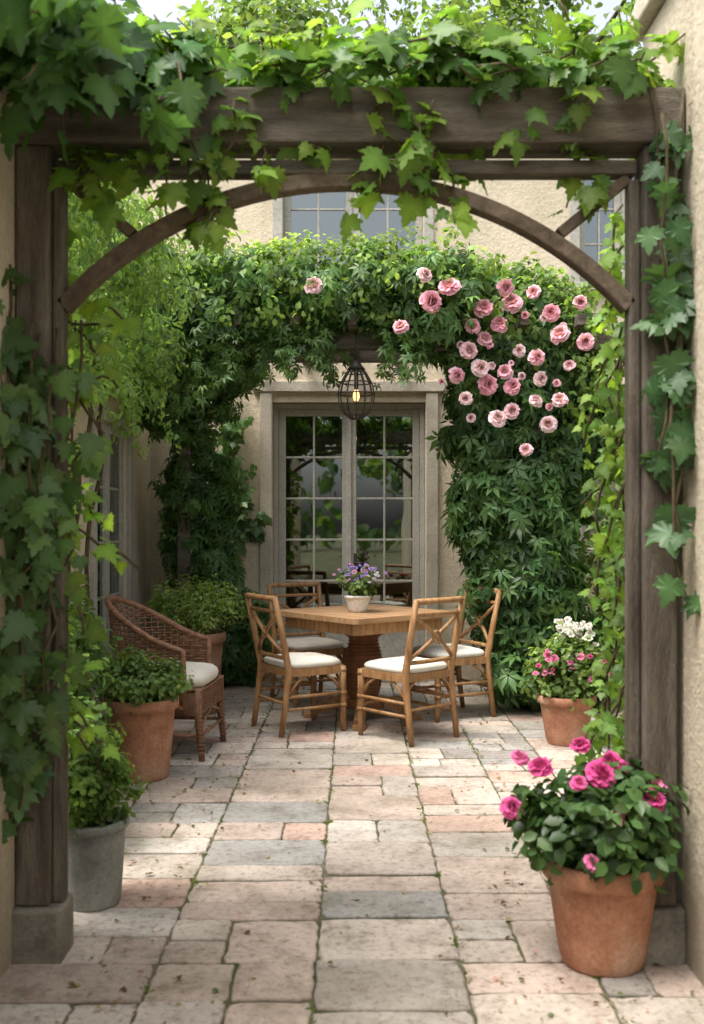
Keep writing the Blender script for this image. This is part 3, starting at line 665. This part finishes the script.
# ------------------------------------------------------------------ front grapevine
gv = empty('grape_vine', (0, 3.15, 2.7))
paths = []
for k in range(15):
    x0 = R.uniform(-1.1, .55); paths.append(wander((x0, R.uniform(2.95, 3.4), 2.71 + R.uniform(0, .07)), (min(x0 + R.uniform(.4, .8), 1.0), R.uniform(2.95, 3.35), 2.72 + R.uniform(0, .1)), 12, .03))
d1 = leaves_along(paths, 46, .08, .095, (.065, .145, .04), (0, -.5, .8), tipdown=.6)
ups = [wander((x, 3.15, 2.73), (x + R.uniform(-.15, .15), 3.1, 2.78 + R.uniform(.02, .16)), 6, .03) for x in NR.uniform(-1.1, 1.0, 32)]
d2 = leaves_along(ups, 55, .07, .075, (.13, .25, .045), (0, -.3, .8), tipdown=.2)
big = [wander((R.uniform(-1.15, -.6), R.uniform(2.5, 3.1), 2.85), (R.uniform(-1.0, -.4), R.uniform(2.25, 2.9), R.uniform(2.46, 2.75)), 8, .05) for _ in range(17)]
d3 = leaves_along(big, 36, .10, .115, (.045, .11, .034), (0, -.6, .3), tipdown=1.1, yellow=.25)
hang = [wander((x, R.uniform(3.0, 3.3), 2.65), (x + R.uniform(-.06, .06), R.uniform(2.98, 3.2), 2.6 - L), 7, .025) for x, L in
        [(-.85, .25), (-.68, .2), (-.60, .3), (-.50, .3), (-.42, .38), (-.36, .24), (-.28, .14), (-.12, .08), (.02, .2), (.08, .26), (.16, .18), (.25, .26), (.30, .32), (.4, .14), (.55, .05), (.72, .2), (.78, .26), (-.88, .5), (-.8, .3)]]
d4 = leaves_along(hang, 46, .055, .085, (.09, .19, .04), (0, -.7, .4), yellow=.5)
hi = [wander((R.uniform(-1.3, -.7), R.uniform(3.0, 4.2), 2.9), (R.uniform(-.9, -.3), R.uniform(2.9, 4.0), R.uniform(2.9, 3.15)), 8, .05) for _ in range(14)]
d5 = leaves_along(hi, 40, .11, .10, (.075, .165, .042), (0, -.5, .5), yellow=.4)
for nm, dd, mt in (('beam_leaves', d1, 'leaf'), ('young_shoots', d2, 'leafl'), ('overhang', d3, 'leaf'), ('hanging_leaves', d4, 'leafl'), ('high_leaves', d5, 'leafl')): put(cloud(nm, *dd, T_M, mt), gv)
b = MB()
for p in paths + ups + big + hang + hi: b.tube([tuple(q) for q in p], [.005 * (1 - .5 * i / len(p)) for i in range(len(p))], 5)
put(b.obj('stems', ['vinebark']), gv)

li = empty('post_ivy', (-.98, 3.15, 0))
pl = [wander((-1.04 + R.uniform(-.03, .06), R.uniform(2.95, 3.12), R.uniform(.35, 1.2)), (-.98 + R.uniform(-.08, .12), R.uniform(2.95, 3.12), R.uniform(1.6, 2.6)), 14, .035) for _ in range(8)]
da = leaves_along(pl, 23, .08, .095, (.06, .13, .044), (.2, -1, .3), yellow=.25)
pl2 = []
for _ in range(14):
    z = R.uniform(.7, 2.5); x2 = R.uniform(-.90, -.72); pl2.append(wander((-.95, 3.22, z), (x2, R.uniform(3.1, 3.5), z - R.uniform(.05, .3)), 6, .02))
db = leaves_along(pl2, 38, .045, .07, (.12, .235, .045), (.1, -.7, .5), yellow=.4)
inn = [wander((-1.04, 3.35 + R.uniform(0, .4), R.uniform(.2, .8)), (-1.01, 3.3 + R.uniform(0, .4), R.uniform(1.5, 2.6)), 12, .025) for _ in range(3)]
dc = leaves_along(inn, 30, .06, .065, (.09, .19, .045), (.3, -.7, .4), yellow=.4)
for nm, dd, mt, T in (('post_leaves', da, 'leaf', T_M), ('side_shoots', db, 'leafl', T_M), ('inner_leaves', dc, 'leafl', T_M)): put(cloud(nm, *dd, T, mt), li)
b = MB()
for p in pl + pl2 + inn: b.tube([tuple(q) for q in p], .005, 5)
put(b.obj('stems', ['vinebark']), li)

ri = empty('post_ivy.001', (.98, 3.15, 0))
pr = [wander((.99 + R.uniform(-.04, .03), R.uniform(2.95, 3.05), R.uniform(1.1, 1.6)), (.98 + R.uniform(-.05, .03), R.uniform(2.98, 3.05), R.uniform(2.2, 2.75)), 12, .025) for _ in range(3)]
da = leaves_along(pr, 16, .06, .105, (.055, .13, .048), (-.4, -1, .2), yellow=.15)
pr2 = []
for _ in range(20):
    z = R.uniform(.45, 2.4); y = R.uniform(3.25, 3.7); pr2.append(wander((.98, y, z + .15), (R.uniform(.84, .96), y, z - R.uniform(.05, .3)), 6, .025))
db = leaves_along(pr2, 46, .05, .058, (.105, .215, .045), (-.2, -.7, .5), yellow=.45)
pr3 = [wander((R.uniform(1.06, 1.3), R.uniform(3.7, 4.6), .2), (R.uniform(1.06, 1.3), R.uniform(3.7, 4.6), R.uniform(2.2, 2.9)), 14, .05) for _ in range(13)]
dc = leaves_along(pr3, 60, .09, .05, (.09, .18, .045), (-.2, -.7, .4), yellow=.35)
for nm, dd, mt in (('post_leaves', da, 'leaf'), ('side_shoots', db, 'leafl'), ('inner_leaves', dc, 'leafl')): put(cloud(nm, *dd, T_M, mt), ri)
b = MB()
for p in pr + pr2 + pr3: b.tube([tuple(q) for q in p], .005, 5)
put(b.obj('stems', ['vinebark']), ri)

# ------------------------------------------------------------------ trees
def tree(name, x, y, h, cr, col, k=60, ne=95, leaf=.15, low=.35):
    e_ = empty(name, (x, y, 0)); b = MB(); tr = .022 * h
    sp = [(R.uniform(-.1, .1) * i / 3, R.uniform(-.1, .1) * i / 3, h * .15 * i) for i in range(6)]
    b.tube(sp, [tr * 1.25, tr, tr * .85, tr * .65, tr * .45, tr * .2], 10)
    ell = []
    for i in range(15):
        a = i * 2.4 + R.uniform(-.4, .4); z0 = h * R.uniform(low * .8, .65); rr = cr * R.uniform(.45, .85); z1 = min(h * .93, z0 + h * R.uniform(.08, .28))
        q = (rr * math.cos(a), rr * math.sin(a), z1); mid = (q[0] * .45, q[1] * .45, z0 + (z1 - z0) * .65)
        b.tube([(0, 0, z0), mid, q], [tr * .45, tr * .28, tr * .08], 7); s = cr * R.uniform(.3, .45); ell.append((*q, s, s, s * .8))
        ell.append((q[0] * .5, q[1] * .5, z1 + .2, s * .8, s * .8, s * .8))
    ell.append((0, 0, h * .9, cr * .4, cr * .4, cr * .4))
    b.obj('trunk', ['bark'], e_)
    clumps('crown', ell, k, ne, leaf, col, T_S, 'leafl', (.25, .6), e_, .2, 1.1, .5, .7, .6, .5)
for i, (x, y, h, c, cl_, k) in enumerate([(-4.3, 15.5, 10.5, 3.3, (.09, .16, .05), 120), (-.9, 16, 11, 3.5, (.10, .18, .06), 190), (2.9, 15.5, 10.8, 3.4, (.09, .165, .05), 190), (6.3, 14.5, 10, 3, (.08, .15, .045), 90), (-8, 13, 9.5, 3, (.07, .14, .04), 50),
        (5.6, 8, 7, 2.2, (.09, .17, .05), 60)]):
    tree('maple_tree' if i == 0 else 'maple_tree.%03d' % i, x, y, h, c, cl_, k, 80, .13)
for i, (x, y, h, c) in enumerate([(-3.2, -8, 7, 2.6), (2.5, -9.5, 7.5, 2.8)]):
    tree('garden_tree' if i == 0 else 'garden_tree.%03d' % i, x, y, h, c, (.09, .17, .05), 50, 50, .2, .2)
ring = [(36 * math.cos(a), 36 * math.sin(a), 3.0, 4.5, 4.5, 4.5) for a in np.linspace(0, 2 * math.pi, 30)[:-1]]
clumps('distant_treeline', ring, 600, 14, .8, (.05, .1, .035), T_S, 'leafl', (.6, 1.6), None, .5, 1)

# ------------------------------------------------------------------ light
az = math.atan2(-.30, -.14); el = math.radians(66)
wd = bpy.data.worlds.new('World'); scene.world = wd; wd.use_nodes = True; nt = wd.node_tree
sky = nt.nodes.new('ShaderNodeTexSky'); sky.sky_type = 'NISHITA'; sky.sun_disc = False; sky.sun_elevation = el; sky.sun_rotation = az % (2 * math.pi)
sky.dust_density = 6; sky.air_density = .7; sky.ozone_density = .3
hs = nt.nodes.new('ShaderNodeHueSaturation'); hs.inputs['Saturation'].default_value = .4
nt.links.new(sky.outputs[0], hs.inputs['Color']); nt.links.new(hs.outputs[0], nt.nodes['Background'].inputs[0]); nt.nodes['Background'].inputs[1].default_value = .47
sl = bpy.data.lights.new('sun', 'SUN'); sl.energy = 3.6; sl.angle = math.radians(28); sl.color = (1, .94, .85)
so = bpy.data.objects.new('sun', sl); scene.collection.objects.link(so)
dirv = Vector((math.sin(az) * math.cos(el), math.cos(az) * math.cos(el), math.sin(el))); so.rotation_euler = dirv.to_track_quat('Z', 'Y').to_euler()

cam = bpy.data.cameras.new('camera'); co = bpy.data.objects.new('camera', cam); scene.collection.objects.link(co); scene.camera = co
co.location = (0, 0, 1.35); co.rotation_euler = (math.radians(90), 0, 0); cam.sensor_fit = 'VERTICAL'; cam.sensor_height = 36; cam.lens = 35.16; cam.shift_y = .0127
cam.clip_end = 500; cam.clip_start = .05; cam.dof.use_dof = True; cam.dof.focus_distance = 6.6; cam.dof.aperture_fstop = 3.2
